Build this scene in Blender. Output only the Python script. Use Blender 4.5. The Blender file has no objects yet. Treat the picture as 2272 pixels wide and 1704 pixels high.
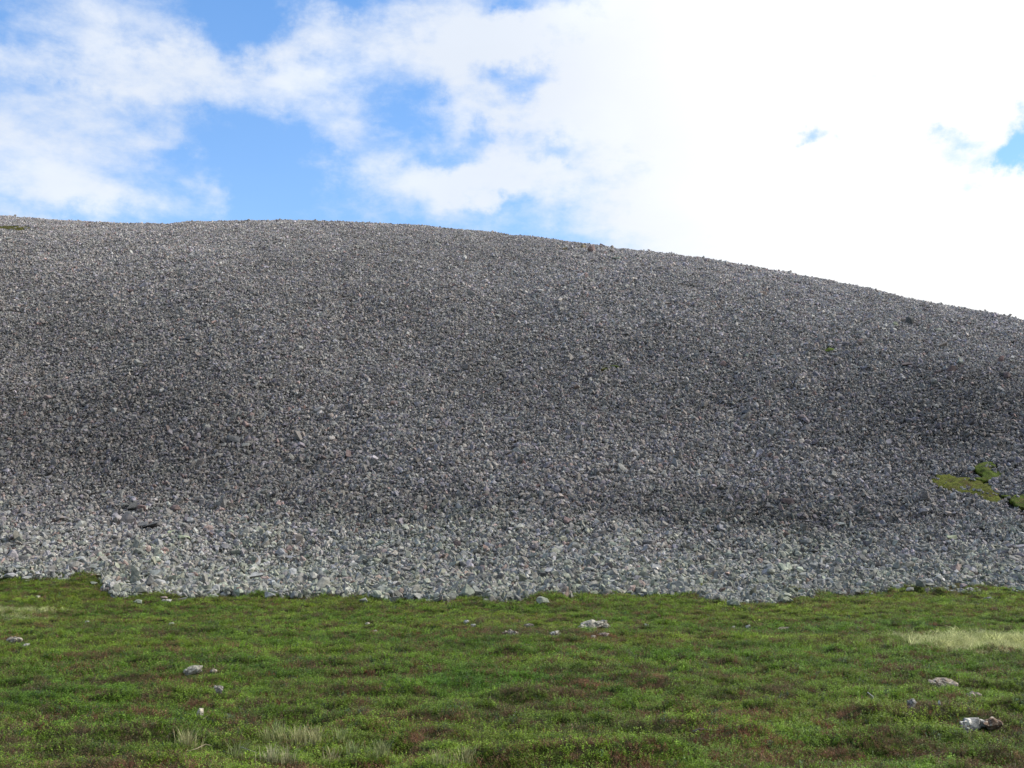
import bpy, bmesh, math, random
import numpy as np
from mathutils import Vector, Euler, Matrix

R = math.radians
random.seed(7)
rng = np.random.default_rng(11)
scene = bpy.context.scene
col = scene.collection

# ------------------------------------------------------------------ camera
CAM_Z = 1.7
PITCH = R(9.55)
FPX = 2436.0                      # focal length in pixels of the 2272 px wide photograph
cam_d = bpy.data.cameras.new("camera")
cam_d.sensor_width = 36.0
cam_d.lens = 36.0 * FPX / 2272.0
cam_d.clip_start = 0.1
cam_d.clip_end = 3000.0
cam = bpy.data.objects.new("camera", cam_d)
cam.location = (0, 0, CAM_Z)
cam.rotation_euler = (math.pi / 2 + PITCH, 0, 0)
col.objects.link(cam)
scene.camera = cam

# ------------------------------------------------------------------ light and exposure
SUN_AZ, SUN_EL = R(80.0), R(40.0)          # azimuth measured from the view direction towards the right
SUN_STRENGTH = 3.8
SKY_STRENGTH = 0.15
sun_dir = Vector((math.sin(SUN_AZ) * math.cos(SUN_EL), math.cos(SUN_AZ) * math.cos(SUN_EL), math.sin(SUN_EL)))
sd = bpy.data.lights.new("sun", 'SUN')
sd.energy = SUN_STRENGTH
sd.angle = R(1.0)
sd.color = (1.0, 0.965, 0.91)
so = bpy.data.objects.new("sun", sd)
so.rotation_euler = sun_dir.to_track_quat('Z', 'Y').to_euler()
so.location = (60, 20, 120)
col.objects.link(so)

scene.view_settings.view_transform = 'Standard'
scene.view_settings.look = 'None'
scene.view_settings.exposure = 0.40
scene.view_settings.gamma = 1.0
scene.view_settings.use_curve_mapping = False


class NB:
    """a small helper for building node trees"""
    def __init__(self, nt):
        self.nt = nt

    def node(self, t, **kw):
        n = self.nt.nodes.new(t)
        for k, v in kw.items():
            setattr(n, k, v)
        return n

    def put(self, sock, v):
        if isinstance(v, bpy.types.NodeSocket):
            self.nt.links.new(v, sock)
        else:
            sock.default_value = v

    def math(self, op, a, b=None, c=None, clamp=False):
        n = self.node('ShaderNodeMath', operation=op, use_clamp=clamp)
        self.put(n.inputs[0], a)
        if b is not None:
            self.put(n.inputs[1], b)
        if c is not None:
            self.put(n.inputs[2], c)
        return n.outputs[0]

    def vmath(self, op, a, b=None):
        n = self.node('ShaderNodeVectorMath', operation=op)
        self.put(n.inputs[0], a)
        if b is not None:
            self.put(n.inputs[1], b)
        return n.outputs['Value'] if op in ('DOT_PRODUCT', 'LENGTH') else n.outputs[0]

    def mix(self, fac, a, b, blend='MIX'):
        n = self.node('ShaderNodeMix', data_type='RGBA', blend_type=blend)
        self.put(n.inputs[0], fac)
        self.put(n.inputs[6], a)
        self.put(n.inputs[7], b)
        return n.outputs[2]

    def ramp(self, v, lo, hi, a=0.0, b=1.0, smooth=True):
        n = self.node('ShaderNodeMapRange', interpolation_type='SMOOTHSTEP' if smooth else 'LINEAR')
        self.put(n.inputs[0], v)
        n.inputs[1].default_value = lo
        n.inputs[2].default_value = hi
        n.inputs[3].default_value = a
        n.inputs[4].default_value = b
        return n.outputs[0]

    def noise(self, vec, scale, detail=3.0, rough=0.5, dist=0.0):
        n = self.node('ShaderNodeTexNoise')
        self.put(n.inputs['Vector'], vec)
        n.inputs['Scale'].default_value = scale
        n.inputs['Detail'].default_value = detail
        n.inputs['Roughness'].default_value = rough
        n.inputs['Distortion'].default_value = dist
        return n.outputs[0]


def az_el(px, py):
    """direction (azimuth, elevation) of a place in the sky"""
    x, y = (px - 1136) / FPX, (852 - py) / FPX
    d = Vector((x, math.cos(PITCH) - y * math.sin(PITCH), math.sin(PITCH) + y * math.cos(PITCH))).normalized()
    return math.atan2(d.x, d.y), math.asin(d.z)


# ---- the sky: clear blue from a Sky Texture, broken cloud over it, bright towards the sun on the right
world = bpy.data.worlds.new("World")
scene.world = world
world.use_nodes = True
wt = world.node_tree
wt.nodes.clear()
W = NB(wt)
skyt = W.node('ShaderNodeTexSky', sky_type='NISHITA')
skyt.sun_disc = False
skyt.sun_elevation = SUN_EL
skyt.sun_rotation = SUN_AZ
skyt.altitude = 400
skyt.air_density = 1.0
skyt.dust_density = 0.0
skyt.ozone_density = 3.0
tc = W.node('ShaderNodeTexCoord')
dirv = tc.outputs['Generated']
sep = W.node('ShaderNodeSeparateXYZ')
W.put(sep.inputs[0], dirv)
az = W.math('ARCTAN2', sep.outputs[0], sep.outputs[1])
el = W.math('ARCSINE', sep.outputs[2])
# soft warp so that cloud edges are ragged
wn = W.node('ShaderNodeTexNoise')
W.put(wn.inputs['Vector'], dirv)
wn.inputs['Scale'].default_value = 13.0
wn.inputs['Detail'].default_value = 7.0
wn.inputs['Roughness'].default_value = 0.62
wsep = W.node('ShaderNodeSeparateColor')
W.put(wsep.inputs[0], wn.outputs['Color'])
azw = W.math('ADD', az, W.math('MULTIPLY', W.math('SUBTRACT', wsep.outputs[0], 0.5), 0.15))
elw = W.math('ADD', el, W.math('MULTIPLY', W.math('SUBTRACT', wsep.outputs[1], 0.5), 0.10))
# (x, y, radius x, radius y, weight): cloud banks and gaps, as seen from the valley floor
BANKS = [
    (120, 345, 260, 115, 0.62), (335, 315, 90, 60, 0.45), (40, 440, 90, 60, 0.35), (230, 475, 130, 40, 0.50),
    (450, 447, 55, 40, 0.42), (480, 165, 230, 80, 0.50), (200, 60, 240, 90, 0.62), (70, 170, 190, 70, 0.52), (330, 190, 130, 60, 0.35),
    (620, 165, 140, 70, 0.32), (1020, 105, 230, 150, 0.80), (720, 60, 140, 70, 0.48), (790, 295, 140, 65, 0.66), (850, 380, 120, 45, 0.30),
    (930, 430, 230, 75, 0.50), (1120, 400, 200, 130, 0.50), (1240, 250, 230, 150, 0.55), (1200, 60, 150, 80, 0.4),
    (560, 250, 110, 50, 0.16), (700, 240, 80, 50, 0.15),
    (530, 60, 85, 90, -0.60), (590, 390, 230, 110, -0.42), (290, 70, 65, 34, -0.36), (70, 95, 100, 34, -0.34), (120, 205, 110, 30, -0.40),
    (850, 205, 60, 40, -0.10), (1150, 175, 80, 36, -0.62), (1215, 330, 60, 28, -0.55), (915, 250, 70, 45, -0.42), (770, 10, 60, 40, -0.4), (1080, 300, 60, 22, -0.5), (1160, 20, 60, 24, -0.4), (1110, 470, 60, 16, -0.35),
    (1010, 335, 110, 26, -0.40), (930, 190, 40, 60, -0.12), (700, 120, 60, 30, -0.30), (1090, 240, 70, 20, -0.35), (860, 40, 50, 40, -0.12),
    (1780, 303, 60, 28, -0.86), (2090, 290, 55, 28, -0.68), (2262, 318, 60, 55, -1.32), (2140, 350, 150, 46, -0.55),
]
dens = None
for (px, py, rx, ry, wgt) in BANKS:
    a0, e0 = az_el(px, py)
    dx = W.math('MULTIPLY', W.math('SUBTRACT', azw, a0), FPX / rx)
    dy = W.math('MULTIPLY', W.math('SUBTRACT', elw, e0), FPX / ry)
    q = W.math('ADD', W.math('MULTIPLY', dx, dx), W.math('MULTIPLY', dy, dy))
    g = W.math('MULTIPLY', W.math('EXPONENT', W.math('MULTIPLY', q, -1.0)), wgt)
    dens = g if dens is None else W.math('ADD', dens, g)
# flat cloud-layer coordinates for the texture of the cloud
pl = W.vmath('MULTIPLY', dirv, (1.0, 1.0, 1.9))
n1 = W.noise(pl, 9.0, 9.0, 0.60, 0.25)
n2 = W.noise(pl, 27.0, 7.0, 0.62, 0.15)
tex = W.math('ADD', W.math('MULTIPLY', W.math('SUBTRACT', n1, 0.5), 1.55), W.math('MULTIPLY', W.math('SUBTRACT', n2, 0.5), 1.0))
# the cloud sheet to the right, where the sun stands behind it
sdot = W.vmath('DOT_PRODUCT', dirv, tuple(sun_dir))
sheet = W.ramp(az, R(0.0), R(9.0), 0.0, 1.25)
behind = W.ramp(sep.outputs[1], 0.55, 0.1, 0.0, 0.45)
sheet = W.math('ADD', W.math('MULTIPLY', sheet, W.ramp(sdot, 0.1, 0.55)), behind)
field = W.math('ADD', W.math('ADD', W.math('ADD', dens, tex), sheet), 0.0)
cloud = W.ramp(field, -0.04, 1.02)
veil = W.ramp(el, R(8.0), R(40.0), 0.30, 0.03, False)
cloud = W.math('ADD', W.math('MULTIPLY', cloud, W.math('SUBTRACT', 1.0, veil)), veil)
glow = W.ramp(az, R(-4.0), R(14.0))
glow = W.math('MULTIPLY', glow, W.ramp(sdot, 0.2, 0.6))
ccol = W.mix(glow, (0.635, 0.69, 0.78, 1), (0.87, 0.87, 0.865, 1))
shade = W.ramp(W.noise(pl, 4.0, 5.0, 0.55), 0.35, 0.7, 0.95, 1.04)
ccs = W.node('ShaderNodeVectorMath', operation='SCALE')
W.put(ccs.inputs[0], ccol)
W.put(ccs.inputs['Scale'], shade)
SK = W.node('ShaderNodeVectorMath', operation='SCALE')
W.put(SK.inputs[0], skyt.outputs[0])
SK.inputs['Scale'].default_value = SKY_STRENGTH
hs = W.node('ShaderNodeHueSaturation')
W.put(hs.inputs['Color'], SK.outputs[0])
hs.inputs['Saturation'].default_value = 1.28
hs.inputs['Value'].default_value = 1.30
skymix = W.mix(cloud, hs.outputs[0], ccs.outputs[0])
bg = W.node('ShaderNodeBackground')
W.put(bg.inputs[0], skymix)
bg.inputs[1].default_value = 1.0
wo = W.node('ShaderNodeOutputWorld')
wt.links.new(bg.outputs[0], wo.inputs[0])
world.cycles.sampling_method = 'MANUAL'
world.cycles.sample_map_resolution = 512


# ------------------------------------------------------------------ noise and terrain shape
def _hash(ix, iy, seed):
    h = (ix.astype(np.int64) * 374761393 + iy.astype(np.int64) * 668265263 + seed * 974634777) & 0xFFFFFFFF
    h = ((h ^ (h >> 13)) * 1274126177) & 0xFFFFFFFF
    h = (h ^ (h >> 16)) & 0xFFFFFFFF
    return h.astype(np.float64) / 4294967295.0


def vn(x, y, seed=0):
    """smooth value noise in -1..1"""
    x = np.asarray(x, float); y = np.asarray(y, float)
    ix = np.floor(x); iy = np.floor(y)
    fx = x - ix; fy = y - iy
    fx = fx * fx * fx * (fx * (fx * 6 - 15) + 10); fy = fy * fy * fy * (fy * (fy * 6 - 15) + 10)
    a = _hash(ix, iy, seed); b = _hash(ix + 1, iy, seed); c = _hash(ix, iy + 1, seed); d = _hash(ix + 1, iy + 1, seed)
    return ((a * (1 - fx) + b * fx) * (1 - fy) + (c * (1 - fx) + d * fx) * fy) * 2 - 1


def fbm(x, y, seed=0, octv=4, gain=0.5):
    s, a, t = 0.0, 1.0, 0.0
    for k in range(octv):
        s = s + a * vn(x * 2 ** k + 17.3 * k, y * 2 ** k - 9.1 * k, seed + k)
        t += a; a *= gain
    return s / t


def sstep(a, b, x):
    t = np.clip((np.asarray(x, float) - a) / (b - a), 0, 1)
    return t * t * (3 - 2 * t)


def meadow(x, y):
    z = 0.42 * sstep(38, 75, y) + 0.10 * vn(x / 15.0 + 3, y / 13.0, 5) + 0.55 * sstep(-12, -28, x) * sstep(48, 70, y)
    return z


def hummocks(x, y):
    fade = 1 - sstep(70, 90, y)
    h = 0.10 * np.abs(vn(x / 2.0, y / 1.4, 31)) + 0.115 * vn(x / 0.9, y / 0.62, 32) + 0.080 * vn(x / 0.42, y / 0.32, 33)
    d = y - y_edge(x)
    mound = 0.30 * np.exp(-((d + 0.6) / 2.2) ** 2) * np.clip(vn(x / 1.9, x * 0 + 2.2, 35) + 0.35 * vn(x / 0.7, x * 0 + 7.7, 36), -0.6, 1)
    return (h - 0.05) * fade + mound


# slope profile of the talus: concave foot, straight middle, rounded crest
_tt = np.linspace(-0.2, 2.6, 1400)
_sl = np.interp(_tt, [-0.2, 0.0, 0.05, 0.14, 0.30, 0.62, 0.80, 0.93, 1.05, 1.25, 1.7, 2.6],
                [0.0, 0.04, 0.16, 0.40, 0.58, 0.64, 0.54, 0.38, 0.22, 0.06, -0.02, -0.05])
_pp = np.cumsum(_sl) * (_tt[1] - _tt[0])
_pp = _pp - np.interp(0.0, _tt, _pp)
AX = np.array([-260.0, 260.0]); AV = np.array([1.0, 1.0])


def y_foot0(x):
    return 61.0 + 3.0 * vn(np.asarray(x) / 22.0, np.asarray(x) * 0 + 4.4, 71)


def y_crest(x):
    return np.interp(x, [-120, -40, 0, 30, 62, 120], [176, 173, 168, 154, 134, 122])


def hill(x, y):
    yf = y_foot0(x)
    L = y_crest(x) - yf
    t = (y - yf) / L
    A = np.interp(x, AX, AV)
    h = A * L * np.interp(t, _tt, _pp)
    h = h + sstep(0.10, 0.4, t) * (1 - sstep(0.75, 1.0, t)) * (1.1 * vn(x / 26.0 + 0.25 * y / 26.0, y / 40.0, 81) + 0.45 * vn(x / 9.0, y / 13.0, 82))
    h = h + sstep(0.02, 0.1, t) * 0.18 * vn(x / 3.4, y / 4.2, 83)
    return h


def H(x, y):
    return meadow(x, y) + hill(x, y)


def ray(px, py):
    x = (np.asarray(px, float) - 1136) / FPX; y = (852 - np.asarray(py, float)) / FPX
    return x, math.cos(PITCH) - y * math.sin(PITCH), math.sin(PITCH) + y * math.cos(PITCH)


# fit the crest to the skyline of the hill
SKY_LINE = [(-400, 455), (-150, 468), (0, 479), (100, 486), (200, 493), (300, 497), (400, 494), (500, 490), (600, 488), (700, 490), (800, 493),
            (900, 498), (1000, 506), (1100, 517), (1200, 528), (1300, 542), (1400, 554), (1500, 564), (1600, 581), (1700, 597),
            (1800, 615), (1900, 634), (2000, 657), (2100, 681), (2160, 684), (2200, 692), (2272, 712), (2400, 748), (2700, 830)]
_s = np.array(SKY_LINE, float)
_sx = np.arange(-400, 2701, 62.0)
sp = np.stack([_sx, np.interp(_sx, _s[:, 0], _s[:, 1])], 1)
dx_, dy_, dz_ = ray(sp[:, 0], sp[:, 1])
su, se = dx_ / dy_, dz_ / dy_
ys = np.linspace(70, 215, 581)
A_n = np.ones(len(su)) * 0.7
yt = np.full(len(su), 150.0)
for it in range(40):
    yt = 0.5 * yt + 0.5 * 0.97 * y_crest(su * yt)
for it in range(30):
    X = su[:, None] * ys[None, :]
    order = np.argsort(su * yt)
    AX = (su * yt)[order]; AV = A_n[order]
    E = (H(X, np.broadcast_to(ys, X.shape)) + 0.25 - CAM_Z) / ys[None, :]
    mx = E.max(axis=1)
    A_n = A_n * np.clip((se + 0.01) / (mx + 0.01), 0.8, 1.25) ** 0.8
    A_n = np.clip(A_n, 0.2, 3)
    A_n[1:-1] = 0.95 * A_n[1:-1] + 0.025 * (A_n[2:] + A_n[:-2])
ARG_Y = ys[E.argmax(axis=1)]


def hit(px, py, t0=5.0, t1=260.0, n=2600, hum=False):
    """where the sight line through a place in the photograph meets the ground"""
    px = np.atleast_1d(np.asarray(px, float)); py = np.atleast_1d(np.asarray(py, float))
    a, b, c = ray(px, py)
    ts = np.linspace(t0, t1, n)
    X = a[:, None] * ts; Y = b[:, None] * ts; Z = CAM_Z + c[:, None] * ts
    under = (H(X, Y) + hummocks(X, Y) if hum else H(X, Y)) > Z
    k = np.where(under.any(axis=1), under.argmax(axis=1), n - 1)
    r = np.arange(len(px))
    return np.stack([X[r, k], Y[r, k], H(X[r, k], Y[r, k])], axis=1)


# edge between heath and stones
FOOT = [(-300, 1270), (-120, 1278), (0, 1276), (60, 1281), (110, 1284), (150, 1279), (190, 1280), (215, 1292), (240, 1303), (262, 1312), (250, 1320), (300, 1322), (360, 1318), (420, 1322),
        (452, 1324), (480, 1315), (510, 1319), (540, 1325), (600, 1321), (680, 1327), (760, 1325), (830, 1328), (900, 1324), (950, 1328), (990, 1333),
        (1030, 1325), (1060, 1327), (1090, 1338), (1130, 1336), (1200, 1332), (1245, 1330), (1280, 1319), (1310, 1317), (1340, 1321), (1380, 1315), (1430, 1319),
        (1470, 1325), (1540, 1323), (1570, 1333), (1605, 1341), (1680, 1339), (1730, 1338), (1765, 1329), (1800, 1323), (1840, 1318), (1900, 1319), (1960, 1314),
        (1990, 1304), (2030, 1301), (2065, 1309), (2090, 1322), (2130, 1322), (2160, 1309), (2200, 1303), (2230, 1311), (2272, 1313), (2420, 1308), (2700, 1305)]
fp = np.array(FOOT, float)
fh = hit(fp[:, 0], fp[:, 1])
o_ = np.argsort(fh[:, 0])
FX, FY = fh[o_, 0], fh[o_, 1]


def y_edge(x):
    return np.interp(x, FX, FY)


# ------------------------------------------------------------------ materials
def new_mat(name):
    m = bpy.data.materials.new(name)
    m.use_nodes = True
    m.node_tree.nodes.clear()
    return m, NB(m.node_tree)


def finish(m, B, shader):
    o = B.node('ShaderNodeOutputMaterial')
    m.node_tree.links.new(shader, o.inputs[0])
    return m


def tint_attr(B):
    a = B.node('ShaderNodeAttribute', attribute_type='INSTANCER', attribute_name='tint')
    return a.outputs['Color']


def stone_material():
    m, B = new_mat("lichened_stone")
    t = tint_attr(B)
    geo = B.node('ShaderNodeNewGeometry')
    pos = geo.outputs['Position']
    mott = B.ramp(B.noise(pos, 5.0, 5.0, 0.65), 0.3, 0.72, 0.62, 1.30)
    va = B.node('ShaderNodeAttribute', attribute_type='GEOMETRY', attribute_name='stonevar')
    hue = B.node('ShaderNodeAttribute', attribute_type='GEOMETRY', attribute_name='stonehue')
    hued = B.mix(hue.outputs['Fac'], (0.0, 0.0, 0.0, 1), (0.085, -0.035, -0.12, 1))
    t = B.vmath('MULTIPLY', t, B.vmath('ADD', hued, (1, 1, 1)))
    c = B.node('ShaderNodeVectorMath', operation='SCALE')
    B.put(c.inputs[0], t); B.put(c.inputs['Scale'], B.math('MULTIPLY', mott, B.math('ADD', va.outputs['Fac'], 1.0)))
    lich = B.ramp(B.noise(pos, 11.0, 4.0, 0.6), 0.60, 0.68)
    c2 = B.mix(B.math('MULTIPLY', lich, 0.45), c.outputs[0], (0.36, 0.38, 0.30, 1))
    dark = B.ramp(B.noise(pos, 17.0, 3.0, 0.6), 0.62, 0.70)
    c3 = B.mix(B.math('MULTIPLY', dark, 0.55), c2, (0.035, 0.035, 0.04, 1))
    bs = B.node('ShaderNodeBsdfPrincipled')
    B.put(bs.inputs['Base Color'], c3)
    bs.inputs['Roughness'].default_value = 0.88
    bs.inputs['Specular IOR Level'].default_value = 0.25
    bp = B.node('ShaderNodeBump')
    bp.inputs['Strength'].default_value = 0.55
    bp.inputs['Distance'].default_value = 0.03
    B.put(bp.inputs['Height'], B.noise(pos, 14.0, 5.0, 0.65))
    B.put(bs.inputs['Normal'], bp.outputs[0])
    return finish(m, B, bs.outputs[0])


def rock_material():
    m, B = new_mat("weathered_heath_rock")
    t = tint_attr(B)
    geo = B.node('ShaderNodeNewGeometry')
    pos = geo.outputs['Position']
    c = B.node('ShaderNodeVectorMath', operation='SCALE')
    B.put(c.inputs[0], t); B.put(c.inputs['Scale'], B.ramp(B.noise(pos, 9.0, 5.0, 0.65), 0.3, 0.7, 0.55, 1.35))
    lich = B.ramp(B.noise(pos, 21.0, 4.0, 0.6), 0.50, 0.62)
    c2 = B.mix(B.math('MULTIPLY', lich, 0.6), c.outputs[0], (0.50, 0.48, 0.40, 1))
    dark = B.ramp(B.noise(pos, 26.0, 3.0, 0.6, 0.6), 0.55, 0.62)
    c3 = B.mix(B.math('MULTIPLY', dark, 0.8), c2, (0.040, 0.030, 0.026, 1))
    bs = B.node('ShaderNodeBsdfPrincipled')
    B.put(bs.inputs['Base Color'], c3)
    bs.inputs['Roughness'].default_value = 0.92
    bs.inputs['Specular IOR Level'].default_value = 0.2
    bp = B.node('ShaderNodeBump')
    bp.inputs['Distance'].default_value = 0.03
    B.put(bp.inputs['Height'], B.noise(pos, 20.0, 5.0, 0.7))
    B.put(bs.inputs['Normal'], bp.outputs[0])
    return finish(m, B, bs.outputs[0])


def leaf_material(name, trans=0.3, rough=0.55):
    m, B = new_mat(name)
    t = tint_attr(B)
    geo = B.node('ShaderNodeNewGeometry')
    v = B.ramp(B.noise(geo.outputs['Position'], 23.0, 3.0, 0.6), 0.3, 0.7, 0.6, 1.45)
    va = B.node('ShaderNodeAttribute', attribute_type='GEOMETRY', attribute_name='leafvar')
    v2 = B.math('MULTIPLY', v, B.math('ADD', B.math('MULTIPLY', va.outputs['Fac'], 0.7), 0.62))
    c = B.node('ShaderNodeVectorMath', operation='SCALE')
    B.put(c.inputs[0], t); B.put(c.inputs['Scale'], v2)
    bs = B.node('ShaderNodeBsdfPrincipled')
    B.put(bs.inputs['Base Color'], c.outputs[0])
    bs.inputs['Roughness'].default_value = rough
    bs.inputs['Specular IOR Level'].default_value = 0.3
    tr = B.node('ShaderNodeBsdfTranslucent')
    B.put(tr.inputs[0], c.outputs[0])
    mx = B.node('ShaderNodeMixShader')
    mx.inputs[0].default_value = trans
    m.node_tree.links.new(bs.outputs[0], mx.inputs[1])
    m.node_tree.links.new(tr.outputs[0], mx.inputs[2])
    return finish(m, B, mx.outputs[0])


def ground_material():
    m, B = new_mat("heath_soil")
    geo = B.node('ShaderNodeNewGeometry')
    pos = geo.outputs['Position']
    n = B.noise(pos, 1.3, 6.0, 0.6)
    c = B.mix(B.ramp(n, 0.35, 0.65), (0.030, 0.042, 0.010, 1), (0.050, 0.035, 0.020, 1))
    c = B.mix(B.ramp(B.noise(pos, 9.0, 5.0, 0.65), 0.4, 0.7), c, (0.055, 0.085, 0.012, 1))
    bs = B.node('ShaderNodeBsdfPrincipled')
    B.put(bs.inputs['Base Color'], c)
    bs.inputs['Roughness'].default_value = 0.95
    bs.inputs['Specular IOR Level'].default_value = 0.1
    bp = B.node('ShaderNodeBump')
    bp.inputs['Distance'].default_value = 0.06
    B.put(bp.inputs['Height'], B.noise(pos, 18.0, 4.0, 0.7))
    B.put(bs.inputs['Normal'], bp.outputs[0])
    return finish(m, B, bs.outputs[0])


def hill_material():
    m, B = new_mat("stone_bed")
    geo = B.node('ShaderNodeNewGeometry')
    pos = geo.outputs['Position']
    n = B.noise(pos, 3.0, 6.0, 0.7)
    c = B.mix(B.ramp(n, 0.3, 0.7), (0.06, 0.06, 0.062, 1), (0.16, 0.16, 0.155, 1))  # bed coloured dark so the gaps between the stones look shaded
    bs = B.node('ShaderNodeBsdfPrincipled')
    B.put(bs.inputs['Base Color'], c)
    bs.inputs['Roughness'].default_value = 0.95
    bp = B.node('ShaderNodeBump')
    bp.inputs['Distance'].default_value = 0.2
    B.put(bp.inputs['Height'], n)
    B.put(bs.inputs['Normal'], bp.outputs[0])
    return finish(m, B, bs.outputs[0])


def moss_material():
    m, B = new_mat("moss_and_grass")
    t = tint_attr(B)
    geo = B.node('ShaderNodeNewGeometry')
    pos = geo.outputs['Position']
    v = B.ramp(B.noise(pos, 2.2, 6.0, 0.68), 0.3, 0.7, 0.30, 1.0)
    c = B.node('ShaderNodeVectorMath', operation='SCALE')
    B.put(c.inputs[0], t); B.put(c.inputs['Scale'], v)
    c2 = B.mix(B.ramp(B.noise(pos, 1.3, 5.0, 0.65), 0.52, 0.64, 0, 0.75), c.outputs[0], (0.085, 0.06, 0.022, 1))
    bs = B.node('ShaderNodeBsdfPrincipled')
    B.put(bs.inputs['Base Color'], c2)
    bs.inputs['Roughness'].default_value = 0.9
    bs.inputs['Specular IOR Level'].default_value = 0.15
    bp = B.node('ShaderNodeBump')
    bp.inputs['Distance'].default_value = 0.12
    B.put(bp.inputs['Height'], B.noise(pos, 9.0, 5.0, 0.7))
    B.put(bs.inputs['Normal'], bp.outputs[0])
    return finish(m, B, bs.outputs[0])


def wood_material():
    m, B = new_mat("weathered_wood")
    t = tint_attr(B)
    geo = B.node('ShaderNodeNewGeometry')
    v = B.ramp(B.noise(geo.outputs['Position'], 30.0, 4.0, 0.6), 0.3, 0.7, 0.6, 1.25)
    c = B.node('ShaderNodeVectorMath', operation='SCALE')
    B.put(c.inputs[0], t); B.put(c.inputs['Scale'], v)
    bs = B.node('ShaderNodeBsdfPrincipled')
    B.put(bs.inputs['Base Color'], c.outputs[0])
    bs.inputs['Roughness'].default_value = 0.85
    return finish(m, B, bs.outputs[0])


M_STONE = stone_material()
M_ROCK = rock_material()
M_LEAF = leaf_material("shrub_leaf", 0.32)
M_GRASS = leaf_material("dry_grass_blade", 0.4, 0.6)
M_GROUND = ground_material()
M_HILL = hill_material()
M_MOSS = moss_material()
M_WOOD = wood_material()


# ------------------------------------------------------------------ mesh helpers
def mesh_from(name, verts, faces, mat, smooth=False):
    me = bpy.data.meshes.new(name)
    me.from_pydata([tuple(v) for v in verts], [], [tuple(f) for f in faces])
    me.materials.append(mat)
    me.polygons.foreach_set('use_smooth', [smooth] * len(me.polygons))
    me.update()
    return me


def link(name, me, parent=None):
    o = bpy.data.objects.new(name, me)
    col.objects.link(o)
    if parent:
        o.parent = parent
    return o


def tag(o, label, cat, group=None):
    o['label'] = label
    o['category'] = cat
    if group:
        o['group'] = group
    return o


def grid_mesh(name, xs, yy, zfun, mat, smooth=True):
    X, Y = np.meshgrid(xs, yy)
    Z = zfun(X, Y)
    nx, ny = len(xs), len(yy)
    v = np.stack([X.ravel(), Y.ravel(), Z.ravel()], 1)
    i = np.arange(nx * ny).reshape(ny, nx)
    f = np.stack([i[:-1, :-1].ravel(), i[:-1, 1:].ravel(), i[1:, 1:].ravel(), i[1:, :-1].ravel()], 1)
    me = bpy.data.meshes.new(name)
    me.vertices.add(len(v)); me.vertices.foreach_set('co', v.ravel())
    me.loops.add(f.size); me.loops.foreach_set('vertex_index', f.ravel())
    me.polygons.add(len(f)); me.polygons.foreach_set('loop_start', np.arange(0, f.size, 4))
    me.polygons.foreach_set('loop_total', np.full(len(f), 4))
    me.polygons.foreach_set('use_smooth', np.full(len(f), smooth))
    me.materials.append(mat)
    me.update(calc_edges=True)
    me.validate()
    return me


# ------------------------------------------------------------------ the setting
def z_ground(x, y):
    e = y_edge(x)
    z = H(x, y) + hummocks(x, y)
    return z - 1.1 * sstep(0.3, 3.5, y - e)


def z_hill(x, y):
    e = y_edge(x)
    bump = sstep(0, 3, y - e) * (0.22 * vn(x / 1.7, y / 1.9, 91))
    return H(x, y) - 0.28 + bump - 0.6 * sstep(0.0, -3.0, y - e)


gx = np.concatenate([np.array([-900, -600, -400, -260, -180, -130, -95]), np.linspace(-75, -46, 30), np.arange(-45, 45.01, 0.22), np.linspace(46, 75, 30), np.array([95, 130, 180, 260, 400, 600, 900])])
gy = np.concatenate([np.array([-900, -500, -250, -120, -60, -30, -15, -6, 0, 3]), np.arange(5, 25, 0.14), np.arange(25, 84, 0.24), np.array([88, 95])])
ground = link("ground", grid_mesh("ground", gx, gy, z_ground, M_GROUND))
ground['kind'] = 'structure'
hx = np.concatenate([np.linspace(-900, -170, 30), np.arange(-160, 160.1, 0.8), np.linspace(170, 900, 30)])
hy = np.concatenate([np.arange(46, 84, 0.6), np.arange(84, 235, 0.9), np.linspace(240, 420, 20), np.linspace(450, 1500, 12)])
hillside = link("hillside", grid_mesh("hillside", hx, hy, z_hill, M_HILL))
hillside['kind'] = 'structure'


# ------------------------------------------------------------------ stones
def stone_mesh(name, seed, blocky=0.6, npts=15):
    r = random.Random(seed)
    bm = bmesh.new()
    for _ in range(npts):
        v = Vector((r.gauss(0, 1), r.gauss(0, 1), r.gauss(0, 1))).normalized()
        m = max(abs(v.x), abs(v.y), abs(v.z))
        p = v.lerp(v / m, blocky) * 0.5 * r.uniform(0.82, 1.1)
        bm.verts.new(p)
    res = bmesh.ops.convex_hull(bm, input=bm.verts)
    junk = [e for e in res['geom_interior'] if isinstance(e, bmesh.types.BMVert)]
    if junk:
        bmesh.ops.delete(bm, geom=junk, context='VERTS')
    loose = [v for v in bm.verts if not v.link_faces]
    if loose:
        bmesh.ops.delete(bm, geom=loose, context='VERTS')
    # shear a little so that the block is not symmetric
    k = r.uniform(-0.3, 0.3)
    for v in bm.verts:
        v.co.x += k * v.co.z
    me = bpy.data.meshes.new(name)
    bm.to_mesh(me)
    bm.free()
    me.materials.append(M_STONE)
    return me


STONES = [stone_mesh("angular_stone", 100 + k, blocky=random.Random(k).uniform(0.35, 0.9), npts=random.Random(k + 50).randint(12, 20)) for k in range(20)]


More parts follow.
